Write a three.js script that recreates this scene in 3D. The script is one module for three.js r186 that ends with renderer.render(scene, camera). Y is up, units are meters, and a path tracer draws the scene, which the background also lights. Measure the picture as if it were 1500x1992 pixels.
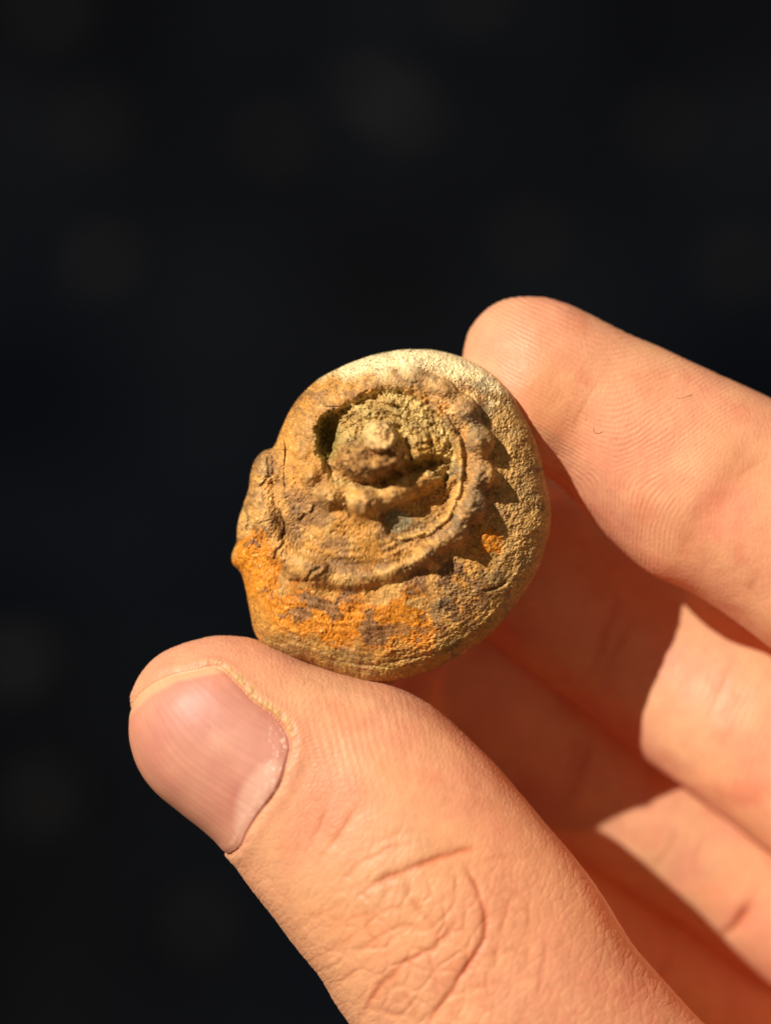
import * as THREE from 'three';
import { mergeGeometries } from 'three/addons/utils/BufferGeometryUtils.js';

// ---------------------------------------------------------------- camera, sky, sun, exposure
const scene = new THREE.Scene();
const D = 280, PX = 18;                        // millimetres from lens to the middle of the fossil; photograph pixels per millimetre there
const PITCH = THREE.MathUtils.degToRad(50);    // the camera looks down at the hand
const HAND = new THREE.Vector3(0, 1.15, 0);    // height of the fossil over the ground
const right = new THREE.Vector3(1, 0, 0), upv = new THREE.Vector3(0, Math.cos(PITCH), -Math.sin(PITCH)), back = new THREE.Vector3(0, Math.sin(PITCH), Math.cos(PITCH));
const basis = new THREE.Matrix4().makeBasis(right, upv, back);
const camera = new THREE.PerspectiveCamera(2 * THREE.MathUtils.radToDeg(Math.atan(996 / PX / D)), 772 / 1024, 0.02, 400);
camera.position.copy(HAND).addScaledVector(back, D / 1000);
camera.lookAt(HAND);
camera.focus = (D - 7) / 1000;
camera.userData.fStop = 8.5;

const SUN = [-0.57, 0.46, 0.70];               // towards the sun: from the left, above and behind the lens
const sunDir = new THREE.Vector3().addScaledVector(right, SUN[0]).addScaledVector(upv, SUN[1]).addScaledVector(back, SUN[2]).normalize();
const sun = new THREE.DirectionalLight(new THREE.Color(1, 0.91, 0.76), 4.8);
sun.position.copy(HAND).addScaledVector(sunDir, 3);
sun.target.position.copy(HAND);
sun.castShadow = true; sun.shadow.mapSize.set(4096, 4096);
Object.assign(sun.shadow.camera, { left: -0.25, right: 0.25, top: 0.25, bottom: -0.25, near: 0.5, far: 8 });
scene.add(sun, sun.target);
{
  const W = 64, H = 32, data = new Float32Array(W * H * 4);
  for (let y = 0; y < H; y++) for (let x = 0; x < W; x++) {
    const e = Math.max(0, Math.sin(((y + 0.5) / H - 0.5) * Math.PI)), k = (y * W + x) * 4;
    data[k] = 0.84 - 0.24 * e; data[k + 1] = 0.60 - 0.12 * e; data[k + 2] = 0.36 - 0.02 * e; data[k + 3] = 1;
  }
  const t = new THREE.DataTexture(data, W, H, THREE.RGBAFormat, THREE.FloatType);
  t.mapping = THREE.EquirectangularReflectionMapping; t.magFilter = THREE.LinearFilter; t.needsUpdate = true;
  scene.background = t; scene.environment = t;
}
scene.environmentIntensity = 0.24; scene.backgroundIntensity = 0.24;
const renderer = new THREE.WebGLRenderer({ antialias: true });
renderer.toneMapping = THREE.LinearToneMapping;
renderer.toneMappingExposure = 1.32;
renderer.shadowMap.enabled = true;

// ---------------------------------------------------------------- numbers
const clamp = (x, a = 0, b = 1) => Math.min(b, Math.max(a, x)), mix = (a, b, t) => a + (b - a) * t;
const sstep = (a, b, x) => { const t = clamp((x - a) / (b - a)); return t * t * (3 - 2 * t); };
const gauss = (x) => Math.exp(-x * x);
function hash(x, y, z) { let h = Math.imul(x, 374761393) ^ Math.imul(y, 668265263) ^ Math.imul(z, 2147483647 - 1013); h = Math.imul(h ^ (h >>> 13), 1274126177); h ^= h >>> 16; return (h >>> 0) / 4294967295; }
function noise(x, y, z = 0) {                  // value noise, -1 .. 1
  const xi = Math.floor(x), yi = Math.floor(y), zi = Math.floor(z); let u = x - xi, v = y - yi, w = z - zi;
  u = u * u * (3 - 2 * u); v = v * v * (3 - 2 * v); w = w * w * (3 - 2 * w);
  const a = mix(mix(hash(xi, yi, zi), hash(xi + 1, yi, zi), u), mix(hash(xi, yi + 1, zi), hash(xi + 1, yi + 1, zi), u), v);
  if (w === 0) return a * 2 - 1;
  const b = mix(mix(hash(xi, yi, zi + 1), hash(xi + 1, yi, zi + 1), u), mix(hash(xi, yi + 1, zi + 1), hash(xi + 1, yi + 1, zi + 1), u), v);
  return mix(a, b, w) * 2 - 1;
}
function fbm(x, y, z = 0, n = 4) { let s = 0, a = 0.5; for (let i = 0; i < n; i++) { s += a * noise(x, y, z); a *= 0.5; x = x * 2.03 + 7.1; y = y * 2.03 + 3.7; z = z * 2.03 + 1.3; } return s; }
function cells(x, y, z = 0) {                  // distance to the nearest and second nearest of scattered points
  const xi = Math.floor(x), yi = Math.floor(y); let a = 9, b = 9;
  for (let j = -1; j <= 1; j++) for (let i = -1; i <= 1; i++) {
    const dx = xi + i + hash(xi + i, yi + j, 11 + z) - x, dy = yi + j + hash(xi + i, yi + j, 23 + z) - y, d = Math.sqrt(dx * dx + dy * dy);
    if (d < a) { b = a; a = d; } else if (d < b) b = d;
  }
  return [a, b];
}
function block(x, y, z = 0) {                  // 0 .. 1, one value for each cell of scattered points
  const xi = Math.floor(x), yi = Math.floor(y); let a = 9, h = 0;
  for (let j = -1; j <= 1; j++) for (let i = -1; i <= 1; i++) {
    const dx = xi + i + hash(xi + i, yi + j, 11 + z) - x, dy = yi + j + hash(xi + i, yi + j, 23 + z) - y, d = dx * dx + dy * dy;
    if (d < a) { a = d; h = hash(xi + i, yi + j, 37 + z); }
  }
  return h;
}
const lin = (r, g, b) => { const c = new THREE.Color().setRGB(r / 255, g / 255, b / 255, THREE.SRGBColorSpace); return [c.r, c.g, c.b]; };
const blend = (a, b, t) => { t = clamp(t); return [mix(a[0], b[0], t), mix(a[1], b[1], t), mix(a[2], b[2], t)]; };
// nearest point of a polyline: [distance, signed distance (positive on the left hand of its direction on the page), place 0..n-1]
function toLine(pts, x, y) {
  let best = 1e9, side = 0, at = 0;
  for (let i = 0; i + 1 < pts.length; i++) {
    const ax = pts[i][0], ay = pts[i][1], bx = pts[i + 1][0] - ax, by = pts[i + 1][1] - ay, t = clamp(((x - ax) * bx + (y - ay) * by) / (bx * bx + by * by));
    const dx = x - ax - bx * t, dy = y - ay - by * t, d = dx * dx + dy * dy;
    if (d < best) { best = d; at = i + t; side = bx * dy - by * dx; }
  }
  best = Math.sqrt(best);
  return [best, side < 0 ? -best : best, at];
}
function inside(poly, x, y) {                  // signed distance to a polygon, positive inside
  let c = false;
  for (let i = 0, j = poly.length - 1; i < poly.length; j = i++) if ((poly[i][1] > y) !== (poly[j][1] > y) && x < (poly[j][0] - poly[i][0]) * (y - poly[i][1]) / (poly[j][1] - poly[i][1]) + poly[i][0]) c = !c;
  const d = toLine([...poly, poly[0]], x, y)[0];
  return c ? d : -d;
}
function smoothLine(pts, n) { const c = new THREE.CatmullRomCurve3(pts.map((p) => new THREE.Vector3(p[0], p[1], 0)), false, 'centripetal'); return c.getPoints(n).map((p) => [p.x, p.y]); }
// a measured place (photograph pixel at z millimetres towards the lens) in millimetres round the fossil, and back
const place = (x, y, z) => { const k = (D - z) / D / PX; return [(x - 750) * k, (996 - y) * k, z]; };
const seenAt = (x, y, z) => { const k = PX * D / (D - z); return [750 + x * k, 996 - y * k]; };
// millimetres in the hand's frame to metres in the world, relative to the thing's base
function toWorld(geo) { geo.scale(0.001, 0.001, 0.001); geo.applyMatrix4(basis); return geo; }
function shadows(m) { m.castShadow = m.receiveShadow = true; return m; }
// splits one grid mesh into named pieces that share its normals; pick(triangle's three vertices) returns the piece's number
function split(pos, nor, col, idx, pick) {
  const lists = new Map();
  for (let i = 0; i < idx.length; i += 3) { const k = pick(idx[i], idx[i + 1], idx[i + 2]); if (!lists.has(k)) lists.set(k, []); lists.get(k).push(idx[i], idx[i + 1], idx[i + 2]); }
  const out = new Map();
  for (const [k, list] of lists) {
    const map = new Map(), p = [], n = [], c = [], ix = [];
    for (const v of list) {
      if (!map.has(v)) { map.set(v, p.length / 3); for (let q = 0; q < 3; q++) { p.push(pos[v * 3 + q]); n.push(nor[v * 3 + q]); c.push(col[v * 3 + q]); } }
      ix.push(map.get(v));
    }
    const g = new THREE.BufferGeometry();
    g.setAttribute('position', new THREE.Float32BufferAttribute(p, 3)); g.setAttribute('normal', new THREE.Float32BufferAttribute(n, 3)); g.setAttribute('color', new THREE.Float32BufferAttribute(c, 3)); g.setIndex(ix);
    out.set(k, g);
  }
  return out;
}
function normalsOf(pos, idx) { const g = new THREE.BufferGeometry(); g.setAttribute('position', new THREE.BufferAttribute(pos, 3)); g.setIndex(idx); g.computeVertexNormals(); return g.attributes.normal.array; }

// ---------------------------------------------------------------- ground
{
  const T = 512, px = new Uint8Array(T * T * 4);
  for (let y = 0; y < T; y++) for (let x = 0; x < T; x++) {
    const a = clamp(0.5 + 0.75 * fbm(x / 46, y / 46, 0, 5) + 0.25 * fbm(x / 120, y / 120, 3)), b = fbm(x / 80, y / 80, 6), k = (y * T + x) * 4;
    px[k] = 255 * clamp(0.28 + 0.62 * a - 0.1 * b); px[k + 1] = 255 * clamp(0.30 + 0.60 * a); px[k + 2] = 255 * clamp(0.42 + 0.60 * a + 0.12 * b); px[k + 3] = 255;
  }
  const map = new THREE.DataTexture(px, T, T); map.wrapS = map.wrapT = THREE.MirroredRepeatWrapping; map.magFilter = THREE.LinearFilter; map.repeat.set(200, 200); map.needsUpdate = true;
  const m = new THREE.MeshPhysicalMaterial({ map, color: new THREE.Color().setRGB(0.0044, 0.0052, 0.0063), roughness: 1, specularIntensity: 0 });  // the shade over the ground is put into this near-black colour
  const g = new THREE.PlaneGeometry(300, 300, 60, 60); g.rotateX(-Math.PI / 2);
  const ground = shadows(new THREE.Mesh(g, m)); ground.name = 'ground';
  ground.userData = { kind: 'structure', label: 'matte ground far out of focus behind the hand, its shade put into a near-black colour', category: 'ground' };
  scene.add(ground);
  // stones added on it, far out of focus, to give faint round glows at these places of the photograph
  const spots = [[745, 190, 9, .75], [800, 232, 10, .7], [690, 175, 7, .5], [205, 515, 9, .6], [930, 5, 10, .55], [1045, 470, 8, .4], [540, 280, 9, .35], [190, 250, 9, .3], [110, 30, 11, .4], [1440, 520, 9, .35], [40, 1290, 10, .5], [90, 1560, 9, .35], [1300, 250, 8, .3], [400, 1800, 8, .25]];
  const stone = new THREE.IcosahedronGeometry(1, 2), sp = stone.attributes.position;
  for (let i = 0; i < sp.count; i++) { const v = new THREE.Vector3().fromBufferAttribute(sp, i), k = 1 + 0.2 * noise(v.x * 2 + 5, v.y * 2, v.z * 2); sp.setXYZ(i, v.x * k, v.y * k * 0.6, v.z * k); }
  stone.computeVertexNormals();
  const inst = new THREE.InstancedMesh(stone, new THREE.MeshPhysicalMaterial({ color: 0xffffff, roughness: 0.9, specularIntensity: 0.3 }), spots.length);
  const M = new THREE.Matrix4(), q = new THREE.Quaternion(), dir = new THREE.Vector3();
  spots.forEach(([x, y, r, a], i) => {
    const p = place(x, y, 0);
    dir.copy(HAND).addScaledVector(right, p[0] / 1000).addScaledVector(upv, p[1] / 1000).sub(camera.position);
    const t = -camera.position.y / dir.y, at = camera.position.clone().addScaledVector(dir, t);
    q.setFromAxisAngle(new THREE.Vector3(0, 1, 0), i * 1.7);
    inst.setMatrixAt(i, M.compose(at, q, new THREE.Vector3(1, 1, 1).multiplyScalar(2.1 * r / 1000)));
    inst.setColorAt(i, new THREE.Color().setRGB(a * 0.0078, a * 0.0084, a * 0.0108));
  });
  shadows(inst); inst.name = 'added_gravel'; inst.userData = { kind: 'stuff', label: 'pebbles added to give faint blurred glows on the shaded ground', category: 'added_gravel' };
  scene.add(inst);
}

// ---------------------------------------------------------------- the fossil snail shell
const fossil = new THREE.Group();
fossil.name = 'fossil_shell'; fossil.position.copy(HAND);
fossil.userData = { label: 'rust-brown fossil snail shell with broken spire, pinched between thumb and index finger', category: 'fossil' };
scene.add(fossil);
{
  const A = [748, 880];
  const outline = [[810, 679], [855, 683], [890, 692], [925, 706], [955, 725], [980, 748], [1000, 772], [1020, 808], [1040, 850], [1052, 885], [1060, 925], [1069, 965], [1073, 1000], [1070, 1035], [1060, 1065], [1052, 1095], [1036, 1128], [1012, 1165], [985, 1200], [950, 1236], [915, 1262], [880, 1284], [840, 1304], [800, 1317], [765, 1327], [735, 1331], [690, 1326], [640, 1308], [590, 1290], [545, 1275], [510, 1255], [493, 1225], [486, 1190], [480, 1160], [473, 1130], [466, 1112], [452, 1096], [451, 1078], [460, 1055], [462, 1020], [472, 985], [484, 950], [489, 915], [498, 892], [517, 876], [532, 872], [546, 838], [560, 806], [580, 775], [612, 743], [650, 720], [700, 698], [755, 684]];
  const ang = outline.map(([x, y]) => [Math.atan2(y - A[1], x - A[0]), Math.hypot(x - A[0], y - A[1])]).sort((a, b) => a[0] - b[0]);
  function reach(a) {
    let i = ang.findIndex((e) => e[0] > a); const n = ang.length; if (i < 0) i = n;
    const at = (k) => { const e = ang[((k % n) + n) % n]; return [e[0] + 2 * Math.PI * Math.floor(k / n), e[1]]; };
    const p0 = at(i - 2), p1 = at(i - 1), p2 = at(i), p3 = at(i + 1), t = (a - p1[0]) / (p2[0] - p1[0]);
    const m1 = (p2[1] - p0[1]) / (p2[0] - p0[0]) * (p2[0] - p1[0]), m2 = (p3[1] - p1[1]) / (p3[0] - p1[0]) * (p2[0] - p1[0]);
    return (2 * t ** 3 - 3 * t * t + 1) * p1[1] + (t ** 3 - 2 * t * t + t) * m1 + (-2 * t ** 3 + 3 * t * t) * p2[1] + (t ** 3 - t * t) * m2;
  }
  const spiral = smoothLine([[520, 878], [505, 925], [503, 975], [518, 1030], [548, 1080], [592, 1112], [650, 1128], [720, 1124], [790, 1102], [842, 1070], [886, 1032], [916, 985], [931, 925], [934, 865], [916, 808], [880, 768], [830, 742], [770, 733], [700, 746], [640, 773], [602, 822], [588, 880], [602, 930], [640, 968], [690, 980], [745, 975], [790, 955], [835, 938]], 130);
  const suture = smoothLine([[532, 940], [540, 1000], [560, 1042], [600, 1075], [650, 1092], [700, 1099], [755, 1097], [800, 1082]], 40);
  const cavity = [[610, 838], [622, 812], [645, 796], [690, 774], [735, 755], [775, 749], [806, 764], [848, 796], [878, 832], [890, 880], [888, 925], [868, 945], [832, 926], [790, 940], [740, 955], [690, 953], [650, 945], [628, 920], [612, 880]];
  const lowWhorl = [[735, 1000], [760, 980], [815, 962], [850, 938], [888, 935], [888, 960], [868, 1005], [835, 1032], [790, 1046], [755, 1040]];
  //            x,   y,  radius, height mm, lean (0 round, 1 steep on its outer side)
  const knobs = [[908, 797, 22, 1.1], [940, 858, 24, 1.6], [946, 926, 25, 1.75], [926, 988, 26, 1.75], [888, 1044, 26, 1.6], [834, 1084, 24, 1.2], [765, 1108, 24, 0.55], [690, 1122, 36, 0.5], [603, 1112, 36, 0.75], [545, 1072, 26, 0.5], [516, 1012, 30, 0.7], [864, 757, 16, 0.7], [800, 733, 22, 0.5],
    [603, 926, 18, 1.1], [640, 966, 25, 1.35], [709, 979, 31, 1.55], [774, 958, 29, 1.3], [824, 938, 18, 0.9], [588, 880, 15, 0.6]];
  const flakes = [[[494, 900], [514, 878], [528, 880], [530, 905], [526, 936], [503, 946], [492, 930]], [[505, 985], [528, 968], [545, 1000], [553, 1022], [540, 1052], [515, 1035]], [[545, 1085], [575, 1075], [640, 1100], [612, 1128], [560, 1128], [538, 1108]]];
  const cracks = [[[597, 1128], [606, 1112], [622, 1105]], [[548, 1040], [553, 1056], [538, 1072], [534, 1086]], [[670, 968], [676, 990], [682, 1006]], [[520, 890], [524, 925], [508, 944]], [[612, 985], [607, 996]], [[585, 1010], [592, 1003]], [[474, 985], [484, 1010], [480, 1030]], [[945, 1150], [968, 1143], [982, 1134]], [[740, 1290], [820, 1278], [880, 1262]], [[640, 1282], [700, 1294], [760, 1298]], [[880, 838], [893, 845]]];
  const Zb = 10.2;
  function relief(x, y, rho) {
    let z = 0;
    const [d, sd, at] = toLine(spiral, x, y), f = at / 130;
    // strength of the ridge along its course: strong on the right, worn at the upper left
    const h = f < 0.1 ? 0.7 : f < 0.3 ? 0.55 : f < 0.36 ? 0.9 : f < 0.62 ? mix(1.3, 1.15, (f - 0.36) / 0.26) : f < 0.74 ? mix(0.8, 0.3, (f - 0.62) / 0.12) : 0.25;
    const inner = -sd;  // the spiral runs anticlockwise on the page as listed: its centre lies on the negative side
    const wide = f > 0.33 && f < 0.64 ? sstep(0.33, 0.4, f) * sstep(0.64, 0.56, f) : 0, s = inner > 0 ? mix(27, 30, wide) : mix(15, 21, wide);
    let bead = 0;
    for (const [kx, ky, r] of knobs) { const q = Math.hypot(x - kx, y - ky) / r; if (q < 2.2) bead = Math.max(bead, Math.exp(-Math.pow(q / 1.15, 4))); }
    const lip = mix(5, 8, wide) + bead * mix(4, 18, wide);           // the crest reaches out to here, then drops
    const crest = h * (inner > 0 ? gauss(inner / s) : sstep(-lip - mix(20, 9, wide), -lip, inner));
    z += crest;
    // outside the crest the next whorl starts lower
    const outStep = f < 0.72 ? (f > 0.3 ? 0.75 : 0.45) : 0.5;
    z -= outStep * sstep(4, -22, inner) * gauss(inner / 38);
    z -= 0.42 * gauss(toLine(suture, x, y)[0] / 9);
    for (const [kx, ky, r, kh] of knobs) { const q = Math.hypot(x - kx, y - ky) / r; if (q < 2) z += kh * Math.exp(-Math.pow(q / 0.95, 3)) * (1 + 0.15 * noise(x / 9, y / 9, 3)); }
    // the broken hollow round the spire
    const c = inside(cavity, x, y) + 7 * fbm(x / 16, y / 16, 2) + 2.5 * noise(x / 5, y / 5, 8);
    if (c > -16) {
      const floor = 0.40 + 0.35 * sstep(760, 680, x) + 3.6 * gauss(Math.hypot((x - 638) / 25, (y - 848) / 52)) + 0.35 * gauss(Math.hypot((x - 745) / 85, (y - 772) / 30)) + 0.8 * gauss(Math.hypot((x - 855) / 30, (y - 935) / 30));
      z -= floor * sstep(-1, 13, c);
      z += 0.30 * gauss((c + 5) / 7) * (x > 800 || y < 790 ? 1 : 0.2);
      const w = sstep(0, 16, c);
      const tilt = ((x - 735) * 0.3 + (y - 850)) ;
      z += w * 2.1 * sstep(1, 0.15, Math.hypot((x - 724) / 88, (y - 893) / 66));                       // core
      z += w * 1.3 * sstep(1.05, 0.88, Math.hypot((x - 722) / 62, (y - 898) / 38) + 0.14 * fbm(x / 12, y / 12, 4)); // its second turn, undercut below
      z += w * 2.3 * sstep(1.08, 0.8, Math.hypot((x - 738) / 32, (y - 849) / 30) + 0.1 * noise(x / 8, y / 8, 5));  // the pale tip
      z += w * 0.5 * sstep(1, 0.4, Math.hypot((x - 737) / 20, (y - 842) / 17));
      z -= w * 0.25 * gauss((Math.hypot((x - 737) / 22, (y - 844) / 19) - 1) / 0.2);
      z += w * 0.9 * sstep(1, 0.6, Math.hypot((x - 818) / 24, (y - 868) / 34) + 0.35 * fbm(x / 9, y / 9, 6));       // crumbs right of it
      z += w * 0.7 * sstep(1, 0.5, Math.hypot((x - 812) / 15, (y - 888) / 14));
      z -= w * (1.25 + 0.6 * noise(x / 14, y / 14, 68)) * gauss(toLine([[735, 930], [780, 917], [825, 906], [858, 898]], x, y)[0] / 8.5);
      z -= w * 1.1 * gauss(toLine([[776, 832], [792, 862], [800, 890]], x, y)[0] / 8) + w * 1.2 * gauss(toLine([[868, 905], [873, 930], [862, 950]], x, y)[0] / 8);                          // gap below the second turn
      z -= w * 0.9 * gauss(Math.hypot((x - 645) / 9, (y - 930) / 18));
      const wx = x + 6 * fbm(x / 12, y / 12, 18), wy = y + 6 * fbm(x / 12, y / 12, 19);
      z += w * (0.9 * fbm(x / 26, y / 26, 7) + 0.35 * fbm(x / 6, y / 6, 67) + 0.4 * Math.abs(fbm(x / 10, y / 10, 9)) + 0.34 * (block(wx / 21, wy / 21, 1) - 0.5) + 0.26 * (block(wx / 10, wy / 10, 2) - 0.5) - 0.15);
      z += w * 1.25 * Math.exp(-Math.pow((toLine([[664, 866], [670, 900], [700, 916], [745, 910], [788, 890]], x, y)[0] + 4 * fbm(x / 10, y / 10, 61)) / 17, 4));
      const lay = Math.hypot((x - 728) / 1.25, y - 880) / 17 + 0.8 * fbm(x / 30, y / 30, 22); z += w * 0.2 * (sstep(0.6, 0.95, lay - Math.floor(lay)) - 0.5) * sstep(1.6, 2.4, lay);
    }
    const lw = inside(lowWhorl, x, y) + 4 * fbm(x / 14, y / 14, 12);
    if (lw > -10) z -= 1.0 * sstep(-4, 9, lw) - 0.12 * fbm(x / 8, y / 8, 13) * sstep(0, 8, lw);
    for (const f2 of flakes) { const e = inside(f2, x, y) + 2.5 * noise(x / 7, y / 7, 15); if (e > -6) z += 0.33 * sstep(-2, 3, e); }
    for (const k of cracks) { const e = toLine(k, x, y)[0]; if (e < 12) z -= (k[0][1] > 1230 ? 0.16 : 0.4) * gauss((e + 1.2 * noise(x / 4, y / 4, 17)) / 3.2); }
    // growth lines round the lower body whorl, worn pits, crust and grain
    const low = sstep(0.62, 0.9, rho) * sstep(900, 1100, y);
    z += 0.22 * low * sstep(980, 860, x) * (0.16 * Math.sin(rho * 95 + 2.2 * fbm(x / 90, y / 90, 20)) + 0.10 * Math.sin(rho * 210 + 3 * fbm(x / 60, y / 60, 21)));
    z += 0.03 * sstep(0.82, 0.87, rho) * sstep(0.985, 0.95, rho) * sstep(1050, 1120, y) * Math.sin(rho * 230 + 2.5 * fbm(x / 80, y / 80, 62)) * (0.6 + 0.6 * noise(x / 50, y / 50, 63));
    // fine cords that follow the coil, and a thin broken lip inside the right of the ridge
    const ramp = sstep(22, 34, inner) * sstep(95, 70, inner) * (f < 0.5 ? 1 : 0.2) + 0.5 * sstep(-30, -42, inner) * sstep(-120, -90, inner) * (y > 1000 ? 1 : 0.3);
    z += ramp * 0.075 * Math.sin(inner / 2.3 + 2.2 * fbm(x / 50, y / 50, 23)) * (0.6 + 0.8 * noise(x / 45, y / 45, 26));
    for (const [l, h2, w2] of [[[[800, 782], [842, 812], [866, 852], [868, 902]], 0.55, 7], [[[690, 792], [740, 776], [788, 784], [824, 812], [848, 850]], 0.45, 7], [[[700, 812], [745, 796], [790, 806], [816, 832]], 0.35, 6]]) { const e = toLine(l, x, y)[0] + 4 * fbm(x / 11, y / 11, 64); if (e < 20) z += h2 * sstep(w2 + 3, w2 - 3, e) * (0.55 + 0.6 * noise(x / 20, y / 20, 65)); }
    const lipLine = toLine([[780, 1046], [835, 1036], [870, 1005], [892, 960], [897, 900], [890, 850], [866, 812], [830, 782]], x, y)[0] + 3 * fbm(x / 12, y / 12, 27); z += 0.42 * sstep(7, 3, lipLine) * (0.5 + 0.9 * sstep(-0.2, 0.2, noise(x / 24, y / 24, 29)));
    const seg = sstep(0.93, 0.965, rho) * sstep(1060, 1150, y); z -= 0.12 * seg;
    z += 0.45 * fbm(x / 70, y / 70, 24, 3) + 0.16 * fbm(x / 22, y / 22, 25, 3);
    const crust = sstep(-0.1, 0.25, fbm(x / 80, y / 80, 28) + (x > 950 ? 0.22 : 0) + (y < 740 ? 0.2 : 0));
    const grain = mix(0.022, 0.115, crust);
    const gx = x * 0.81 - y * 0.59, gy = x * 0.59 + y * 0.81; z += grain * (0.75 * noise(gx / 2.5, gy / 2.5, 30) + 0.5 * noise(x / 4.3, y / 4.3, 66) + 0.4 * noise(gx / 8.5, gy / 8.5, 31)) + 0.04 * noise(x / 1.9, y / 1.9, 32);
    const [a1] = cells(x / 13, y / 13, 33); z -= 0.12 * sstep(0.22, 0.05, a1) * (hash(Math.floor(x / 40), Math.floor(y / 40), 4) > 0.45 ? 1 : 0.2);
    const fl = fbm(x / 30, y / 30, 36, 4); z += 0.07 * sstep(0.02, 0.045, fl) + 0.06 * sstep(0.2, 0.22, fl) - 0.05 * sstep(-0.18, -0.2, fl);
    { const ch = block((x + 5 * fbm(x / 9, y / 9, 38)) / 19, (y + 5 * fbm(x / 9, y / 9, 39)) / 19, 5); z += 0.06 * (sstep(0.80, 0.84, ch) - sstep(0.16, 0.12, ch)) * sstep(-0.05, 0.2, fbm(x / 70, y / 70, 37)) * mix(0.35, 1, sstep(600, 720, x)); }
    return z;
  }
  const TAN = lin(196, 148, 88), OCHRE = lin(194, 138, 66), RUST = lin(204, 128, 36), UMBER = lin(140, 100, 62), CREAM = lin(226, 204, 158), KHAKI = lin(196, 172, 112), GREY = lin(120, 108, 90), DARK = lin(62, 56, 50), PURPLE = lin(128, 94, 68), OLIVE = lin(150, 130, 70);
  function colour(x, y, rho) {
    const n1 = fbm(x / 60, y / 60, 40), n2 = fbm(x / 24, y / 24, 41), n3 = fbm(x / 9, y / 9, 42), g = noise((x * 0.71 - y * 0.71) / 2.6, (x + y) * 0.71 / 2.6, 43), g2 = noise(x / 5, y / 5, 44);
    let c = blend(TAN, OCHRE, 0.5 + 2.0 * n1 + 0.7 * n3); c = blend(c, lin(214, 170, 104), sstep(0.12, 0.4, fbm(x / 42, y / 42, 49)) * 0.6);
    c = blend(c, UMBER, sstep(-0.06, 0.22, n2 - n1 * 0.4) * 0.85);
    // the right flank: grainy tan, greyer
    c = blend(c, lin(190, 152, 98), sstep(930, 990, x + 40 * n1) * 0.85);
    // rusty bands and patches
    const band = gauss((y - 1205 - (x - 650) * 0.03) / 58) * sstep(905, 750, x + 90 * n1) * sstep(440, 500, x);
    const left = sstep(1, 0.6, Math.hypot((x - 500) / 60, (y - 1110) / 95));
    const spot = sstep(1, 0.5, Math.hypot((x - 955) / 34, (y - 1055) / 42) + 0.5 * n2);
    const r = Math.max(band * 1.25, left * 1.0, spot * 0.8) + 0.9 * n2 + 0.25 * n3;
    c = blend(c, RUST, sstep(0.43, 0.62, r));
    c = blend(c, lin(222, 142, 30), sstep(0.75, 1.0, r) * 0.6);
    const mauve = gauss(Math.hypot((x - 640) / 110, (y - 1175) / 26)) + 0.9 * gauss(Math.hypot((x - 720) / 50, (y - 1230) / 34)) + 0.8 * gauss(Math.hypot((x - 545) / 40, (y - 1240) / 16)) + 0.7 * gauss(Math.hypot((x - 880) / 60, (y - 1130) / 60)) + 0.75 * gauss((y - 1272 - (x - 620) * 0.05) / 14) * sstep(760, 700, x);
    c = blend(c, PURPLE, sstep(0.5, 0.75, mauve + 1.3 * n2 + 0.5 * n3) * 0.85);
    // smooth yellow-brown ramp at the left and upper left
    c = blend(c, lin(196, 138, 62), 1.2 * sstep(1, 0.3, Math.hypot((x - 590) / 90, (y - 860) / 130)) * 0.6);
    // lowest strip: olive brown
    c = blend(c, blend(OLIVE, TAN, 0.5 + n2), sstep(0.84, 0.95, rho) * sstep(1120, 1230, y) * 0.7);
    // pale top edge
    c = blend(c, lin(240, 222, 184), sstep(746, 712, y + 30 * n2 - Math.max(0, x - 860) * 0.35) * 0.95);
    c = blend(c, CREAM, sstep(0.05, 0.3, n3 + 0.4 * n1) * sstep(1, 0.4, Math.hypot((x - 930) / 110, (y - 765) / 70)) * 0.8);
    // inside the hollow
    const cv = inside(cavity, x, y);
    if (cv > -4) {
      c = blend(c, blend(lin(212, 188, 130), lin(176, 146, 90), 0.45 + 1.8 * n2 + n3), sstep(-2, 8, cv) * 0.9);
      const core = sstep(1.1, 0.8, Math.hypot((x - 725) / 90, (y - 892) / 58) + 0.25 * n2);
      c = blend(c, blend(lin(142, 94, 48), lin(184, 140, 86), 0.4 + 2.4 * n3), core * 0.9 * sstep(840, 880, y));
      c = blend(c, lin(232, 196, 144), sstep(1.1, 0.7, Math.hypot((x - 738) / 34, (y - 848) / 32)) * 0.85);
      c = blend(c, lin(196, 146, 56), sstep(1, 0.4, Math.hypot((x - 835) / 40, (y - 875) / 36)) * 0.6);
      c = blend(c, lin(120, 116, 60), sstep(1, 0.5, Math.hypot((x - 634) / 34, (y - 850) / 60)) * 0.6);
    }
    const lw = inside(lowWhorl, x, y); if (lw > 0) { c = blend(c, lin(136, 104, 62), 0.5 * sstep(0, 8, lw)); c = blend(c, lin(140, 130, 104), sstep(1, 0.75, Math.hypot((x - 773) / 36, (y - 1018) / 26) + 0.5 * n2) * 0.9); }
    // worn pale crest
    const [d, , at] = toLine(spiral, x, y);
    c = blend(c, lin(206, 168, 116), 0.55 * gauss(d / 15) * (0.6 + n3));
    if (at > 45 && at < 80) c = blend(c, lin(168, 132, 96), 0.75 * gauss(d / 26) * (0.8 + n2));
    c = blend(c, lin(216, 176, 110), 0.7 * gauss(toLine([[780, 1046], [835, 1036], [870, 1005], [892, 960], [897, 900], [890, 850]], x, y)[0] / 6));
    for (const k of cracks) { const e = toLine(k, x, y)[0]; if (e < 6) c = blend(c, DARK, (k[0][1] > 1230 ? 0.2 : 0.6) * gauss(e / 2.6)); }
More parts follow.
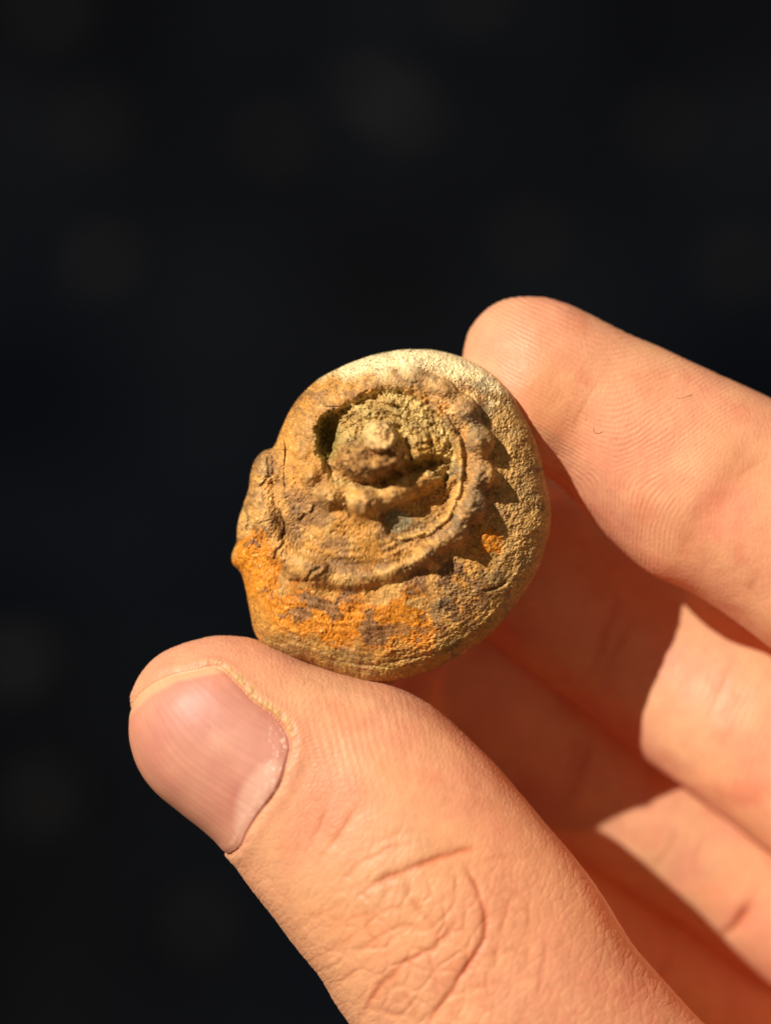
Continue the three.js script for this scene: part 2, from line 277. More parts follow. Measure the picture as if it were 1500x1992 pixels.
    c = blend(c, blend(DARK, UMBER, 0.35), 0.5 * gauss(toLine(suture, x, y)[0] / 5) * (0.5 + n3));
    // grey-black mineral specks and pale grains with sparkle painted in as cream
    const [p1] = cells(x / 8 + n3, y / 8, 46); c = blend(c, DARK, sstep(0.22, 0.08, p1) * (x > 940 && y < 1080 ? 0.3 : 1) * sstep(-0.05, 0.25, n1 + n2 * 0.5 + (y > 1090 && x > 780 ? 0.15 : 0)) * 0.75);
    c = blend(c, GREY, sstep(0.12, 0.34, fbm(x / 34, y / 34, 48)) * 0.5 * mix(0.35, 1, sstep(720, 800, x)) * (1 - 0.6 * sstep(930, 980, x) * sstep(1120, 1060, y)));
    c = blend(c, CREAM, sstep(0.62, 0.9, g2 * 0.6 + g * 0.5) * 0.5);
    const k = (1 + 0.28 * g + 0.16 * g2 + 0.25 * n3) * 0.90; return [c[0] * k, c[1] * k * 0.955, c[2] * k * 0.82]; return [c[0] * k, c[1] * k * 0.97, c[2] * k * 0.84]; return [c[0] * k, c[1] * k, c[2] * k];
  }
  const NT = 1500, NF = 300, NB = 60, rows = NF + NB;
  const nv = NT * rows + 2, pos = new Float32Array(nv * 3), col = new Float32Array(nv * 3), pxy = new Float32Array(nv * 2), idx = [];
  const radii = Array.from({ length: NT }, (_, i) => reach(-Math.PI + 2 * Math.PI * (i + 0.5) / NT));
  const radiiSoft = radii.map((_, i) => { let q = 0, w = 0; for (let k = -70; k <= 70; k++) { const g = gauss(k / 38); q += g * radii[(i + k + NT) % NT]; w += g; } return q / w; });
  function vertex(v, a, R, t, backside, Rs = R) {
    const rho = Math.min(1, Math.sin(t)), x = A[0] + Math.cos(a) * R * rho, y = A[1] + Math.sin(a) * R * rho;
    let z, X = x, Y = y;
    if (!backside) {
      const e = Math.min(1, mix(R * rho / Rs, rho, Math.pow(rho, 7))), ct = Math.sqrt(Math.max(0, 1 - e * e));
      z = Zb * Math.pow(ct, 0.43) + 2.6 * gauss(rho / 0.46);
      const r = relief(x, y, rho), k = sstep(0, 0.16, ct);
      z += r * mix(0.3, 1, k);
      const o = r * 3.2 * (1 - k) * (1 - k); X += Math.cos(a) * o; Y += Math.sin(a) * o;
    } else {
      z = 10.5 * Math.cos(t) + 0.5 * fbm(x / 60, y / 60, 60);
      const r = relief(x, y, 1) * Math.pow(rho, 8); X += Math.cos(a) * r * 3.2; Y += Math.sin(a) * r * 3.2; z += 0.3 * r;
    }
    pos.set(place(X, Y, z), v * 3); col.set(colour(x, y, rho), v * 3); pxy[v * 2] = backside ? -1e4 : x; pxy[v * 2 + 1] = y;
  }
  for (let j = 0; j < rows; j++) {
    const bk = j >= NF, t = bk ? Math.PI / 2 * (1 + (j - NF + 1) / (NB + 1)) : Math.PI / 2 * Math.pow((j + 1) / NF, 0.97);
    for (let i = 0; i < NT; i++) vertex(j * NT + i, -Math.PI + 2 * Math.PI * (i + 0.5) / NT, radii[i], t, bk, radiiSoft[i]);
  }
  vertex(nv - 2, 0, radii[0], 0, false); vertex(nv - 1, 0, radii[0], Math.PI, true);
  for (let i = 0; i < NT; i++) {
    const n = (i + 1) % NT;
    idx.push(nv - 2, n, i);
    for (let j = 0; j + 1 < rows; j++) { const a = j * NT + i, b = j * NT + n, c = a + NT, d = b + NT; idx.push(a, b, c, b, d, c); }
    idx.push((rows - 1) * NT + i, (rows - 1) * NT + n, nv - 1);
  }
  const nor = normalsOf(pos, idx);
  const parts = split(pos, nor, col, idx, (a, b, c) => {
    const x = (pxy[a * 2] + pxy[b * 2] + pxy[c * 2]) / 3, y = (pxy[a * 2 + 1] + pxy[b * 2 + 1] + pxy[c * 2 + 1]) / 3;
    if (x < 0) return 'body_whorl';
    if (Math.hypot((x - 738) / 33, (y - 849) / 31) < 1) return 'apex';
    for (let k = 0; k < knobs.length; k++) if (Math.hypot(x - knobs[k][0], y - knobs[k][1]) < knobs[k][2] * 0.92) return 'knob:' + k;
    if (inside(cavity, x, y) > 1) return Math.hypot((x - 722) / 80, (y - 893) / 55) < 1 ? 'spire_core' : 'hollow';
    for (let k = 0; k < flakes.length; k++) if (inside(flakes[k], x, y) > 0) return 'flake:' + k;
    const l = toLine(spiral, x, y); if (l[0] < 20) return 'spiral_ridge';
    return 'body_whorl';
  });
  const m = new THREE.MeshPhysicalMaterial({ vertexColors: true, roughness: 0.68, specularIntensity: 0.8 });
  const count = {};
  for (const k of [...parts.keys()].sort()) {
    const name = k.split(':')[0], n = count[name] = (count[name] ?? -1) + 1;
    const mesh = shadows(new THREE.Mesh(toWorld(parts.get(k)), m));
    mesh.name = n ? name + '_' + String(n).padStart(3, '0') : name;
    if (name === 'apex') mesh.userData.label = 'pale worn tip of the spire';
    if (name === 'hollow') mesh.userData.label = 'broken-open khaki hollow around the spire';
    fossil.add(mesh);
  }
}

// ---------------------------------------------------------------- the hand
const SKIN = lin(253, 194, 150), PINK = lin(252, 180, 146), RED = lin(240, 150, 114), DEEP = lin(206, 104, 62), DRY = lin(250, 202, 154), YELLOW = lin(230, 186, 122), NAIL = lin(190, 132, 112), NAILTIP = lin(206, 160, 122), MOON = lin(204, 156, 138);
// ribs: [lower or left edge x, y, other edge x, y, z of the middle, depth over half width]; the first rib is the pole of the tip
function catmull(P, i, t, k, mirror) {
  const g = (n) => (n < 0 ? mirror(P[1], k) : P[Math.min(n, P.length - 1)][k]);
  const a = g(i - 1), b = g(i), c = g(i + 1), d = i + 2 > P.length - 1 ? 2 * c - b : g(i + 2);
  return 0.5 * (2 * b + (c - a) * t + (2 * a - 5 * b + 4 * c - d) * t * t + (3 * b - a - 3 * c + d) * t * t * t);
}
function finger(ribs, { step, from = -100, to = 100, front, rear = 44, power = 2.15, shape, visible }) {
  const flip = (r, k) => [r[2], r[3], r[0], r[1], r[4], r[5]][k];
  const rib = (u) => { const i = Math.min(Math.floor(u), ribs.length - 2), t = u - i; return [0, 1, 2, 3, 4, 5].map((k) => catmull(ribs, i, t, k, flip)); };
  // places along the finger, close together where the photograph shows it
  const us = []; let u = 0;
  const sizeAt = (a, b) => { const p = rib(a), q = rib(b); return Math.max(Math.hypot(p[0] - q[0], p[1] - q[1]), Math.hypot(p[2] - q[2], p[3] - q[3]), 0.5 * Math.hypot(p[0] + p[2] - q[0] - q[2], p[1] + p[3] - q[1] - q[3])); };
  while (u < ribs.length - 1) { const du = 0.02, s = sizeAt(u, Math.min(u + du, ribs.length - 1)) / du; u += (u > visible ? step * 6 : step) / Math.max(s, 1); if (u < ribs.length - 1) us.push(u); }
  us.push(ribs.length - 1);
  const al = []; for (let i = 0; i < front; i++) al.push(from + (to - from) * i / front); for (let i = 0; i < rear; i++) al.push(to + (360 - to + from) * i / rear);
  const NA = al.length, NU = us.length, nv = NU * NA + 1, pos = new Float32Array(nv * 3), base = new Float32Array(nv * 3), idx = [];
  let s = 0, prev = null; const sAt = [];
  us.forEach((uu, j) => {
    const r = rib(uu), cx = (r[0] + r[2]) / 2, cy = (r[1] + r[3]) / 2, C = place(cx, cy, r[4]), E = place(r[2], r[3], r[4]), hw = Math.hypot(E[0] - C[0], E[1] - C[1]);
    if (prev) s += Math.hypot(C[0] - prev[0], C[1] - prev[1], C[2] - prev[2]); prev = C; sAt.push(s);
    for (let i = 0; i < NA; i++) {
      const a = al[i] * Math.PI / 180, sa = Math.sin(a), ca = Math.cos(a), m = Math.pow(Math.abs(sa) ** power + Math.abs(ca) ** power, -1 / power);
      base.set([C[0] + (E[0] - C[0]) * sa * m, C[1] + (E[1] - C[1]) * sa * m, C[2] + hw * r[5] * ca * m], (j * NA + i) * 3);
    }
  });
  const p0 = ribs[0]; base.set(place((p0[0] + p0[2]) / 2, (p0[1] + p0[3]) / 2, p0[4]), (nv - 1) * 3);
  for (let i = 0; i < NA; i++) { const n = (i + 1) % NA; idx.push(nv - 1, i, n); for (let j = 0; j + 1 < NU; j++) { const a = j * NA + i, b = j * NA + n; idx.push(a, a + NA, b, b, a + NA, b + NA); } }
  const n0 = normalsOf(base, idx);
  // which way is out
  let dot = 0; for (let i = 0; i < NA; i++) { const v = (Math.floor(NU / 2) * NA + i) * 3; dot += n0[v + 2] * Math.cos(al[i] * Math.PI / 180); }
  if (dot < 0) { for (let i = 0; i < idx.length; i += 3) { const t = idx[i]; idx[i] = idx[i + 1]; idx[i + 1] = t; } for (let i = 0; i < n0.length; i++) n0[i] = -n0[i]; }
  const col = new Float32Array(nv * 3), tag = new Uint8Array(nv), info = new Float32Array(nv * 2);
  for (let v = 0; v < nv; v++) {
    const j = v === nv - 1 ? 0 : Math.floor(v / NA), a = v === nv - 1 ? 0 : al[v % NA], x = base[v * 3], y = base[v * 3 + 1], z = base[v * 3 + 2], [px, py] = seenAt(x, y, z);
    const q = shape({ px, py, x, y, z, a, s: v === nv - 1 ? 0 : sAt[j], u: v === nv - 1 ? 0 : us[j], face: Math.cos(a * Math.PI / 180) });
    for (let k = 0; k < 3; k++) { pos[v * 3 + k] = base[v * 3 + k] + n0[v * 3 + k] * q.d; col[v * 3 + k] = q.c[k]; }
    tag[v] = q.tag ?? 0;
  }
  return { pos, nor: normalsOf(pos, idx), col, idx, tag, base, us, al, NA, sAt, ribs };
}
// a finger given by its middle line: [x, y, half width] with a rounded tip of the given length
function ribsOf(line, z, ratio, cap) {
  const out = [], dirAt = (i) => { const a = line[Math.max(i - 1, 0)], b = line[Math.min(i + 1, line.length - 1)], l = Math.hypot(b[0] - a[0], b[1] - a[1]); return [(b[0] - a[0]) / l, (b[1] - a[1]) / l]; };
  const rib = (x, y, w, [dx, dy], zz) => [x - dy * w, y + dx * w, x + dy * w, y - dx * w, zz, ratio];
  const d0 = dirAt(0), [x0, y0, w0] = line[0], zOf = (i) => (typeof z === 'number' ? z : z[Math.min(i, z.length - 1)]);
  for (let k = 0; k <= 4; k++) { const f = k * Math.PI / 10; out.push(rib(x0 - d0[0] * cap * Math.cos(f), y0 - d0[1] * cap * Math.cos(f), w0 * Math.sin(f), d0, zOf(0))); }
  line.forEach(([x, y, w], i) => out.push(rib(x, y, w, dirAt(i), zOf(i))));
  return out;
}
const groove = (lines, x, y, fine = 1) => { let s = 0; for (const [pts, depth, w0] of lines) { const w = w0 * fine; const [d, , at] = toLine(pts, x, y), n = pts.length - 1; if (d < w * 4) s += depth * (0.25 + 0.75 * sstep(0, 3, at) * sstep(n, n - 3, at)) * (0.85 + 0.4 * noise(x / 38 + depth * 50, y / 38, 7)) * (0.6 * gauss(d / w) + 0.4 * gauss(d / (w * 2))); } return s; };
function skinGrain(x, y, z, px, py) {          // the fine diamond net of skin, and pores
  const a = cells(px / 9 + 0.3 * noise(px / 30, py / 30, 70), py / 9, 71), b = a[1] - a[0];
  return 0.026 * sstep(0.0, 0.35, b) + 0.02 * noise(px / 3.0, py / 3.0, 72) + 0.02 * fbm(px / 22, py / 22, z * 0.1);
}
const pieces = [];

// thumb
const thumbRibs = [[293, 1287, 293, 1287, 3, .8], [272, 1315, 325, 1266, 3, .8], [260, 1350, 375, 1246, 3, .8], [254, 1395, 430, 1237, 3, .8], [257, 1440, 485, 1242, 3, .8], [273, 1490, 545, 1264, 3, .8], [305, 1535, 610, 1294, 3, .8], [356, 1578, 690, 1318, 3, .8], [410, 1622, 765, 1336, 3.3, .8], [448, 1672, 830, 1368, 3.7, .8], [490, 1730, 890, 1415, 4.2, .8], [540, 1792, 945, 1468, 4.8, .8], [585, 1846, 1000, 1528, 5.3, .8], [625, 1897, 1060, 1600, 5.8, .8], [655, 1948, 1118, 1672, 6, .8], [690, 2000, 1170, 1740, 6, .8], [740, 2070, 1230, 1832, 6, .82], [810, 2150, 1300, 1915, 5, .84], [900, 2240, 1385, 2003, 4, .85], [1050, 2370, 1540, 2110, 1, .85], [1250, 2540, 1780, 2230, -3, .8], [1500, 2740, 2080, 2330, -8, .75], [1800, 2920, 2450, 2450, -12, .7]];
let nailPoly = null;
const nailEdge = { free: [[258, 1368], [288, 1336], [333, 1313], [379, 1302], [419, 1296]], fold: [[456, 1322], [492, 1359], [528, 1390], [555, 1422]], cuticle: [[562, 1454], [558, 1481], [537, 1535], [501, 1585], [478, 1622], [467, 1650]] };
const thumbCreases = [
  [smoothLine([[575, 1800], [640, 1772], [700, 1742]], 8), 0.13, 8], [smoothLine([[610, 1870], [660, 1838], [720, 1800]], 8), 0.12, 8], [smoothLine([[640, 1935], [690, 1890], [740, 1862]], 8), 0.12, 8], [smoothLine([[920, 1690], [975, 1668], [1040, 1672]], 8), 0.10, 8], [smoothLine([[940, 1790], [1000, 1770], [1070, 1780]], 8), 0.10, 8], [smoothLine([[920, 1870], [985, 1850], [1060, 1868]], 8), 0.10, 8], [smoothLine([[880, 1940], [960, 1915], [1040, 1935]], 8), 0.10, 8], [smoothLine([[700, 1660], [770, 1625], [850, 1612]], 8), 0.09, 9], [smoothLine([[860, 1960], [900, 1990], [960, 2010]], 8), 0.10, 8],
  [smoothLine([[700, 1742], [745, 1712], [800, 1688], [865, 1666], [900, 1655], [935, 1652]], 18), 0.40, 8], [smoothLine([[905, 1684], [924, 1720], [941, 1765], [945, 1800], [930, 1850], [895, 1905], [850, 1965], [820, 2010]], 20), 0.42, 8],
  [smoothLine([[700, 1985], [745, 1915], [800, 1868], [850, 1838], [885, 1800]], 16), 0.38, 8], [smoothLine([[790, 1722], [815, 1765], [845, 1800], [858, 1822]], 10), 0.22, 6], [smoothLine([[876, 1676], [888, 1725], [876, 1772], [845, 1800]], 12), 0.24, 6],
  [smoothLine([[690, 1860], [740, 1820], [800, 1800], [845, 1808]], 12), 0.16, 7], [smoothLine([[720, 1770], [722, 1820], [740, 1860]], 8), 0.18, 7], [smoothLine([[770, 1905], [800, 1950], [815, 2000]], 8), 0.16, 6], [smoothLine([[830, 1855], [850, 1905], [855, 1950]], 8), 0.14, 5], [smoothLine([[720, 1960], [780, 1975], [830, 1990]], 8), 0.13, 6],
  [smoothLine([[960, 1900], [975, 1810], [995, 1750], [1010, 1720]], 12), 0.14, 7], [smoothLine([[990, 1730], [1020, 1745], [1030, 1800], [1025, 1880]], 12), 0.10, 8], [smoothLine([[1040, 1960], [1060, 1880], [1062, 1800]], 10), 0.08, 8],
  [smoothLine([[610, 1690], [640, 1650], [670, 1610], [690, 1575]], 12), 0.14, 8], [smoothLine([[640, 1740], [690, 1690], [740, 1660], [800, 1640]], 12), 0.14, 9], [smoothLine([[660, 1800], [700, 1780], [730, 1775]], 8), 0.10, 7], [smoothLine([[590, 1660], [620, 1610], [640, 1560]], 8), 0.10, 6]];
function thumbShape(o) {
  const { px, py, x, y, z, a, s, u, face } = o;
  const f = sstep(-0.25, 0.15, face);
  let d = 0, c = SKIN;
  const n1 = fbm(x / 6, y / 6, z / 6), n2 = fbm(x / 2, y / 2, z / 2 + 9), n3 = noise(x / 0.35, y / 0.35, z / 0.35);
  d += 0.35 * fbm(x / 9, y / 9, z / 9 + 4) + skinGrain(x, y, z, px, py) * 0.75;
  // fuller knuckle, dip behind the nail
  d += f * (0.45 * gauss(Math.hypot((px - 800) / 170, (py - 1790) / 150)) - 0.7 * gauss(Math.hypot((px - 620) / 120, (py - 1600) / 130)) + 0.35 * gauss(Math.hypot((px - 620) / 110, (py - 1390) / 90)));
  const net = sstep(1, 0.3, Math.hypot((px - 810) / 250, (py - 1850) / 260) + 0.3 * fbm(px / 70, py / 70, 89));
  if (f > 0) { const e = cells(px / 46 + 0.5 * fbm(px / 60, py / 60, 80), py / 46 + 0.5 * fbm(px / 60, py / 60, 81), 5); const e2 = cells((px + py * 0.4) / 24 + 0.6 * fbm(px / 40, py / 40, 87), (py - px * 0.4) / 34 + 0.6 * fbm(px / 40, py / 40, 88), 9); d -= f * (net * 0.10 * sstep(0.28, 0.0, e[1] - e[0]) + 0.032 * sstep(0.3, 0.0, e2[1] - e2[0]) * sstep(1550, 1750, py)); }
  const gr = f > 0 ? f * groove(thumbCreases, px + 5 * fbm(px / 25, py / 25, 83), py + 5 * fbm(px / 25, py / 25, 84), 0.68) : 0;
  d -= gr * 0.62;
  // lines that fan out from the cuticle
  if (f > 0) { const q = Math.atan2(py - 1470, px - 520), rr = Math.hypot(px - 520, py - 1470); d += f * 0.012 * gauss((rr - 90) / 70) * Math.sin(q * 70 + 3 * noise(px / 20, py / 20, 85)); }
  // across lines at the upper edge
  if (f > 0) d += f * 0.018 * Math.sin((px * 0.76 - py * 0.2) / 1.9 + 2 * fbm(px / 40, py / 40, 86)) * gauss(Math.hypot((px - 690) / 130, (py - 1430) / 90));
  c = blend(c, PINK, clamp(0.4 + 1.6 * n1)); c = blend(c, RED, sstep(0.1, 0.5, fbm(x / 3.5, y / 3.5, z / 3.5 + 30)) * 0.35);
  c = blend(c, DRY, sstep(0.1, 0.45, n2 + n1 * 0.5) * 0.25);
  c = blend(c, lin(232, 172, 120), f * 0.5 * gauss(Math.hypot((px - 720) / 260, (py - 1760) / 230)));
  c = blend(c, RED, f * (0.55 * gauss(Math.hypot((px - 600) / 70, (py - 1600) / 60)) + 0.4 * gauss(Math.hypot((px - 690) / 60, (py - 1560) / 60)) + 0.35 * gauss(Math.hypot((px - 610) / 60, (py - 1450) / 60))));
  c = blend(c, PINK, f * 0.75 * gauss(Math.hypot((px - 440) / 170, (py - 1270) / 40)));
  c = blend(c, DEEP, clamp(gr * 1.5, 0, 0.6));
  const k = 1 + 0.05 * n3 + 0.10 * n2; c = [c[0] * k, c[1] * k * (1 + 0.03 * n1), c[2] * k];
  if (f < 0.5) d += 0.22 * gauss(Math.hypot((px - 446) / 12, (py - 1660) / 12));
  let tag = 0;
  if (nailPoly) {
    const X = s, Y = a / 180 * Math.PI * 10.5, e = inside(nailPoly, X, Y);   // millimetres from the nail's edge
    if (e > -3) {
      const t = nailT(X, Y);
      if (e > 0) {
        tag = 1; d = 0.10 * fbm(x / 9, y / 9, z / 9 + 4) - 0.10 + 0.16 * sstep(0, 0.9, e) + 0.003 * Math.sin(Y * 7 + noise(Y * 3, X, 90)) + 0.02 * fbm(x / 3, y / 3, z / 3) - 0.2 * sstep(0.22, 0, e) * sstep(0.2, 1.2, t.free);
        d += 0.2 * sstep(0, 3.5, e);
        c = blend(NAIL, lin(172, 106, 96), clamp(0.4 + 1.2 * fbm(x / 5, y / 5, z / 5)));
        c = blend(c, lin(196, 136, 106), sstep(-25, -80, a) * 0.6);
        c = blend(c, NAILTIP, sstep(1.5, 0.7, t.free + 0.25 * n1) * 0.8);
        c = blend(c, lin(208, 134, 112), gauss((t.free - 1.9) / 0.8) * 0.4);
        const moon = Math.hypot((px - 552) / 92, (py - 1590) / 112); c = blend(c, MOON, sstep(1.12, 0.9, moon) * 0.8 * sstep(0.1, 0.6, e));
        const flk = fbm(px / 7, py / 11, 92) + 0.25 * noise(px / 3, py / 3, 97); c = blend(c, lin(232, 202, 182), sstep(0.2, 0.36, flk) * gauss((t.cut - 0.4) / 1.1) * (0.2 + 0.5 * gauss(Math.hypot(px - 545, py - 1470) / 55)));
        { const st = 1 + 0.05 * noise(Y * 5 + 0.3 * noise(X / 3, Y), X / 9, 95) + 0.03 * noise(Y * 14, X / 5, 96); c = [c[0] * st, c[1] * st, c[2] * st]; }
        const sc = toLine([[430, 1470], [410, 1400]], px, py)[0]; c = blend(c, lin(232, 190, 168), 0.08 * gauss(sc / 1.6));
      } else {
        const m = -e, rough = fbm(px / 10, py / 10, 93);
        d += (0.17 * gauss((m - 0.75) / 0.7) - 0.12 * gauss(m / 0.18)) * (t.free < 0.5 ? 0.5 : 1) + (0.16 * rough + 0.09 * noise(px / 4, py / 4, 94)) * gauss((m - 0.35) / 0.45) * (0.35 + 0.65 * gauss(t.fold / 1.6));
        c = blend(c, lin(206, 128, 96), gauss(m / 0.16) * 0.5 * sstep(0.2, 1.2, t.free));
        const dry = 1.25 * gauss((m - 0.4) / 0.5) * (0.25 + 0.75 * gauss(t.fold / 1.6) * sstep(0.3, 1.5, t.free)); c = blend(c, blend(lin(236, 196, 160), YELLOW, gauss(t.fold / 1.2)), sstep(0.3, 0.75, dry * (0.6 + 1.9 * rough + 0.6 * noise(px / 4, py / 4, 94))) * 0.9);
      }
    }
  }
  return { d, c, tag };
}
let nailT = null;
{
  // places on the thumb of the nail's measured edge, as [millimetres from the tip, angle]
  const probe = finger(thumbRibs, { step: 5, front: 120, rear: 24, from: -125, to: 105, visible: 11, shape: () => ({ d: 0, c: [1, 1, 1] }) });
  const find = ([x, y]) => {
    let best = 1e9, r = null;
    for (let j = 0; j < probe.us.length && probe.us[j] < 11; j++) for (let i = 0; i < probe.NA; i++) {
      if (Math.abs(probe.al[i]) > 88) continue;
      const v = (j * probe.NA + i) * 3, p = seenAt(probe.base[v], probe.base[v + 1], probe.base[v + 2]), q = Math.hypot(p[0] - x, p[1] - y);
      if (q < best) { best = q; r = [probe.sAt[j], probe.al[i] / 180 * Math.PI * 10.5]; }
    }
    return r;
  };
  const free = nailEdge.free.map(find), fold = nailEdge.fold.map(find), cut = nailEdge.cuticle.map(find), rad = (deg) => deg / 180 * Math.PI * 10.5;
  const far = [[cut[cut.length - 1][0] - 0.6, rad(-100)], [cut[cut.length - 1][0] - 3, rad(-116)], [free[0][0] + 3, rad(-118)], [free[0][0] + 0.4, rad(-100)]];
  nailPoly = smoothLine([...free, ...fold, ...cut, ...far], 80);
  const freeLine = [...far.slice(2), ...free]; const foldLine = [free[free.length - 1], ...fold], cutLine = [fold[fold.length - 1], ...cut, far[0]];
  nailT = (X, Y) => ({ free: toLine(freeLine, X, Y)[0], fold: toLine(foldLine, X, Y)[0], cut: toLine(cutLine, X, Y)[0] });
}
const thumb = finger(thumbRibs, { step: 1.9, front: 330, rear: 44, from: -128, to: 108, visible: 18.6, shape: thumbShape });
const thumbPieces = split(thumb.pos, thumb.nor, thumb.col, thumb.idx, (a, b, c) => (thumb.tag[a] + thumb.tag[b] + thumb.tag[c] >= 2 ? 'nail' : 'skin'));
pieces.push(thumbPieces.get('skin'));

// fingers seen from the palm side
const asGeo = (f) => split(f.pos, f.nor, f.col, f.idx, () => 0).get(0);
function padShape(grooves, bulges, tone, ridges, seed) {
  return ({ px, py, x, y, z, face }) => {
    const f = sstep(-0.25, 0.15, face), n1 = fbm(x / 6, y / 6, z / 6 + seed), n2 = fbm(x / 1.8, y / 1.8, z / 1.8 + seed), n3 = noise(x / 0.33, y / 0.33, z / 0.33);
    let d = 0.3 * fbm(x / 9, y / 9, z / 9 + seed) + 0.6 * skinGrain(x, y, z, px, py), c = SKIN;
    const gr = groove(grooves, px + 4 * fbm(px / 22, py / 22, seed), py + 4 * fbm(px / 22, py / 22, seed + 1)) * f;
    d -= gr;
    for (const [bx, by, rx, ry, h] of bulges) d += f * h * gauss(Math.hypot((px - bx) / rx, (py - by) / ry));
    const r = ridges ? ridges(px, py) * f : 0; d += r * 0.034;
    c = blend(c, PINK, clamp(0.5 + 1.6 * n1)); c = blend(c, RED, sstep(0.1, 0.5, fbm(x / 3.5, y / 3.5, z / 3.5 + 30)) * 0.35);
    for (const [bx, by, rx, ry, col, k] of tone) c = blend(c, col, f * k * gauss(Math.hypot((px - bx) / rx, (py - by) / ry)));
    c = blend(c, DRY, sstep(0.12, 0.4, n2) * 0.2);
    c = blend(c, DEEP, clamp(gr * 0.9, 0, 0.45));
    c = blend(c, RED, clamp(-r * 0.22, 0, 0.22)); c = blend(c, DRY, clamp(r * 0.12, 0, 0.12));
    const k = 1 + 0.05 * n3 + 0.09 * n2; return { d, c: [c[0] * k, c[1] * k, c[2] * k] };
  };
}
function prints(tx, ty, period, seed, fade) {  // friction ridges round a triradius
  return (px, py) => {
    const w = fbm(px / 130, py / 130, seed) * 16, dx = px - tx + w * 0.5, dy = py - ty + w, r = Math.hypot(dx, dy), th = Math.atan2(dx, -dy);
    const soft = sstep(0, 45, r), ph = r * Math.cos(1.5 * th) * 2 * Math.PI / period;
    return Math.cos(ph + 0.5 * noise(px / 20, py / 20, seed + 3)) * (0.6 + 0.55 * noise(px / 12, py / 12, seed + 5)) * mix(0.5, 1, soft) * fade(px, py);
  };
}
const indexRibs = [[903, 672, 903, 672, -4, .82], [897, 715, 915, 637, -4, .82], [898, 765, 945, 602, -4, .82], [910, 812, 990, 582, -4, .82], [932, 862, 1050, 579, -4, .82], [962, 900, 1105, 593, -4, .82], [1008, 922, 1160, 620, -4, .82], [1068, 930, 1230, 654, -4, .82], [1133, 990, 1300, 685, -4, .82], [1195, 1055, 1370, 716, -4, .82], [1265, 1115, 1440, 747, -4, .82], [1350, 1154, 1510, 780, -4, .82], [1430, 1205, 1580, 815, -4, .82], [1510, 1266, 1660, 862, -4, .82], [1640, 1350, 1780, 930, -4.5, .82], [1810, 1450, 1950, 1030, -8, .82], [2010, 1570, 2150, 1150, -12, .82], [2260, 1700, 2380, 1290, -14, .8]];
const indexFinger = finger(indexRibs, { step: 1.9, front: 270, visible: 12.3, shape: padShape(
  [[smoothLine([[1500, 872], [1450, 912], [1408, 965], [1362, 1035], [1318, 1098]], 14), 0.30, 28], [smoothLine([[1495, 890], [1462, 910], [1432, 938]], 8), 0.08, 5], [smoothLine([[1480, 1105], [1452, 1180]], 4), 0.1, 8], [smoothLine([[1170, 735], [1130, 800], [1110, 850]], 8), 0.05, 4]],
  [[1190, 800, 130, 110, 0.7], [1450, 1040, 90, 90, 0.35]],
  [[1180, 850, 200, 130, PINK, 0.6], [1000, 640, 120, 60, PINK, 0.5], [1230, 1010, 90, 50, lin(220, 146, 118), 0.5], [1060, 790, 60, 90, lin(226, 158, 104), 0.6]],
  prints(1196, 918, 11.2, 100, (x, y) => sstep(900, 960, x) * sstep(1430, 1330, x + (y - 900) * 0.55)), 5) });
pieces.push(asGeo(indexFinger));
function lintZ(x, y) {                        // height of the index finger's skin there
  let best = 1e9, z = 0; const p = indexFinger.pos;
  for (let v = 0; v < p.length; v += 3) { const q = seenAt(p[v], p[v + 1], p[v + 2]), d = Math.hypot(q[0] - x, q[1] - y); if (p[v + 2] > -3 && d < best) { best = d; z = p[v + 2]; } }
  return z + 0.03;
}
const middleRibs = ribsOf([[840, 980, 118], [900, 1022, 140], [1005, 1076, 166], [1105, 1150, 170], [1212, 1232, 166], [1320, 1315, 167], [1430, 1390, 172], [1530, 1465, 175], [1680, 1575, 178], [1900, 1720, 185], [2200, 1880, 200]], [-23, -23, -23, -23, -22.5, -20.5, -18, -17, -16, -16, -16], .84, 70);
pieces.push(asGeo(finger(middleRibs, { power: 1.96, step: 2.4, front: 200, visible: 11.6, shape: padShape(
  [[smoothLine([[1205, 1150], [1188, 1200], [1165, 1260], [1140, 1330]], 10), 0.4, 10], [smoothLine([[1250, 1165], [1222, 1215], [1192, 1270], [1160, 1345]], 10), 0.32, 9], [smoothLine([[1440, 1270], [1400, 1350], [1370, 1430]], 8), 0.08, 8]],
  [[1060, 1160, 90, 70, 0.4]], [[1120, 1150, 120, 80, PINK, 0.4]],
  (x, y) => 0.45 * Math.cos((x * 0.72 + y * 0.35) / 1.75 + 2.5 * fbm(x / 50, y / 50, 110)) * sstep(1250, 1300, x) * (0.5 + 0.5 * noise(x / 25, y / 25, 111)), 15) })));
const ringRibs = ribsOf([[815, 1280, 108], [860, 1304, 126], [950, 1360, 138], [1080, 1446, 146], [1200, 1535, 150], [1305, 1606, 151], [1420, 1678, 152], [1520, 1745, 155], [1700, 1850, 160], [1950, 1980, 170], [2250, 2120, 185]], [-23, -25, -27, -30, -31], .84, 60);
pieces.push(asGeo(finger(ringRibs, { power: 1.9, step: 2.8, front: 170, visible: 11.6, shape: padShape(
  [[smoothLine([[1150, 1420], [1140, 1470], [1122, 1520], [1092, 1580]], 10), 0.5, 9], [smoothLine([[1120, 1420], [1112, 1480], [1085, 1550]], 10), 0.25, 9], [smoothLine([[1470, 1745], [1440, 1795], [1400, 1830]], 8), 0.6, 10], [smoothLine([[1330, 1600], [1300, 1660], [1270, 1700]], 8), 0.1, 5], [smoothLine([[1380, 1620], [1350, 1690]], 6), 0.08, 5]],
  [[1010, 1400, 90, 60, 0.4]], [[1000, 1380, 120, 70, PINK, 0.4]], null, 25) })));
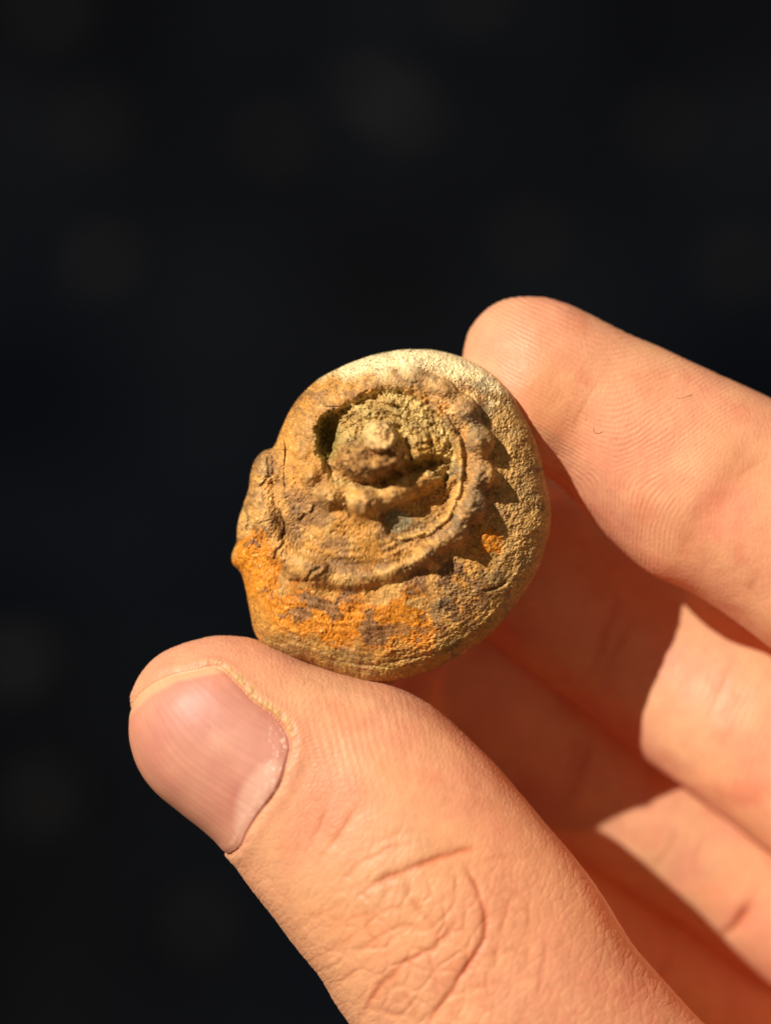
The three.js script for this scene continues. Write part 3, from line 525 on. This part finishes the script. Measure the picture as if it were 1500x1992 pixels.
const pinkyRibs = ribsOf([[960, 1660, 95], [1020, 1705, 108], [1130, 1790, 118], [1237, 1868, 124], [1350, 1940, 128], [1480, 2022, 132], [1650, 2125, 138], [1900, 2250, 145], [2250, 2390, 165]], -35, .86, 60);
pieces.push(asGeo(finger(pinkyRibs, { power: 1.96, step: 3.4, front: 130, visible: 10.5, shape: padShape([[smoothLine([[1320, 1850], [1290, 1900], [1250, 1960]], 8), 0.3, 9]], [], [], null, 35) })));
// palm and wrist, out of the frame at the lower right
const palmRibs = ribsOf([[2080, 1800, 520], [2250, 1880, 600], [2500, 1990, 640], [2800, 2130, 640], [3150, 2300, 560], [3450, 2450, 480], [3800, 2620, 470], [4600, 3000, 520], [6500, 3900, 620]], [-18, -18, -18, -18, -18, -18, -20, -30, -60], .42, 160);
pieces.push(asGeo(finger(palmRibs, { step: 18, front: 90, rear: 40, visible: 0, power: 2.4, shape: padShape([], [], [], null, 45) })));

const skinMaterial = new THREE.MeshPhysicalMaterial({ vertexColors: true, roughness: 0.46, specularIntensity: 0.6, transmission: 0.45, thickness: 0, ior: 1.4 });
const hand = shadows(new THREE.Mesh(toWorld(mergeGeometries(pieces)), skinMaterial));
hand.name = 'hand'; hand.position.copy(HAND);
hand.userData = { label: 'bare hand pinching the fossil between thumb and index fingertip, other fingers behind', category: 'hand' };
scene.add(hand);
const nail = shadows(new THREE.Mesh(toWorld(thumbPieces.get('nail')), new THREE.MeshPhysicalMaterial({ vertexColors: true, roughness: 0.47, specularIntensity: 0.75 })));
nail.name = 'thumbnail'; nail.userData.label = 'pale pink thumbnail with a lighter moon at its base';
hand.add(nail);

// two bits of lint on the index fingertip
[['tiny dark curved fibre on the index fingertip, the one farther from the fossil', [[1318, 773], [1326, 776], [1336, 772], [1348, 768]]], ['tiny dark hooked fibre on the index fingertip pad, the one nearer the fossil', [[1155, 834], [1158, 841], [1166, 843], [1173, 839]]]].forEach(([label, pts], i) => {
  const at = pts.map(([x, y]) => { const C = seenAt(...place(x, y, 3)); return new THREE.Vector3(...place(C[0], C[1], lintZ(x, y))); });
  const o = shadows(new THREE.Mesh(toWorld(new THREE.TubeGeometry(new THREE.CatmullRomCurve3(at), 20, 0.028, 6)), new THREE.MeshStandardMaterial({ color: 0x7a4a30, roughness: 0.9 })));
  o.name = i ? 'lint_fibre_001' : 'lint_fibre'; o.position.copy(HAND); o.userData = { label, category: 'lint' }; scene.add(o);
});

renderer.render(scene, camera);
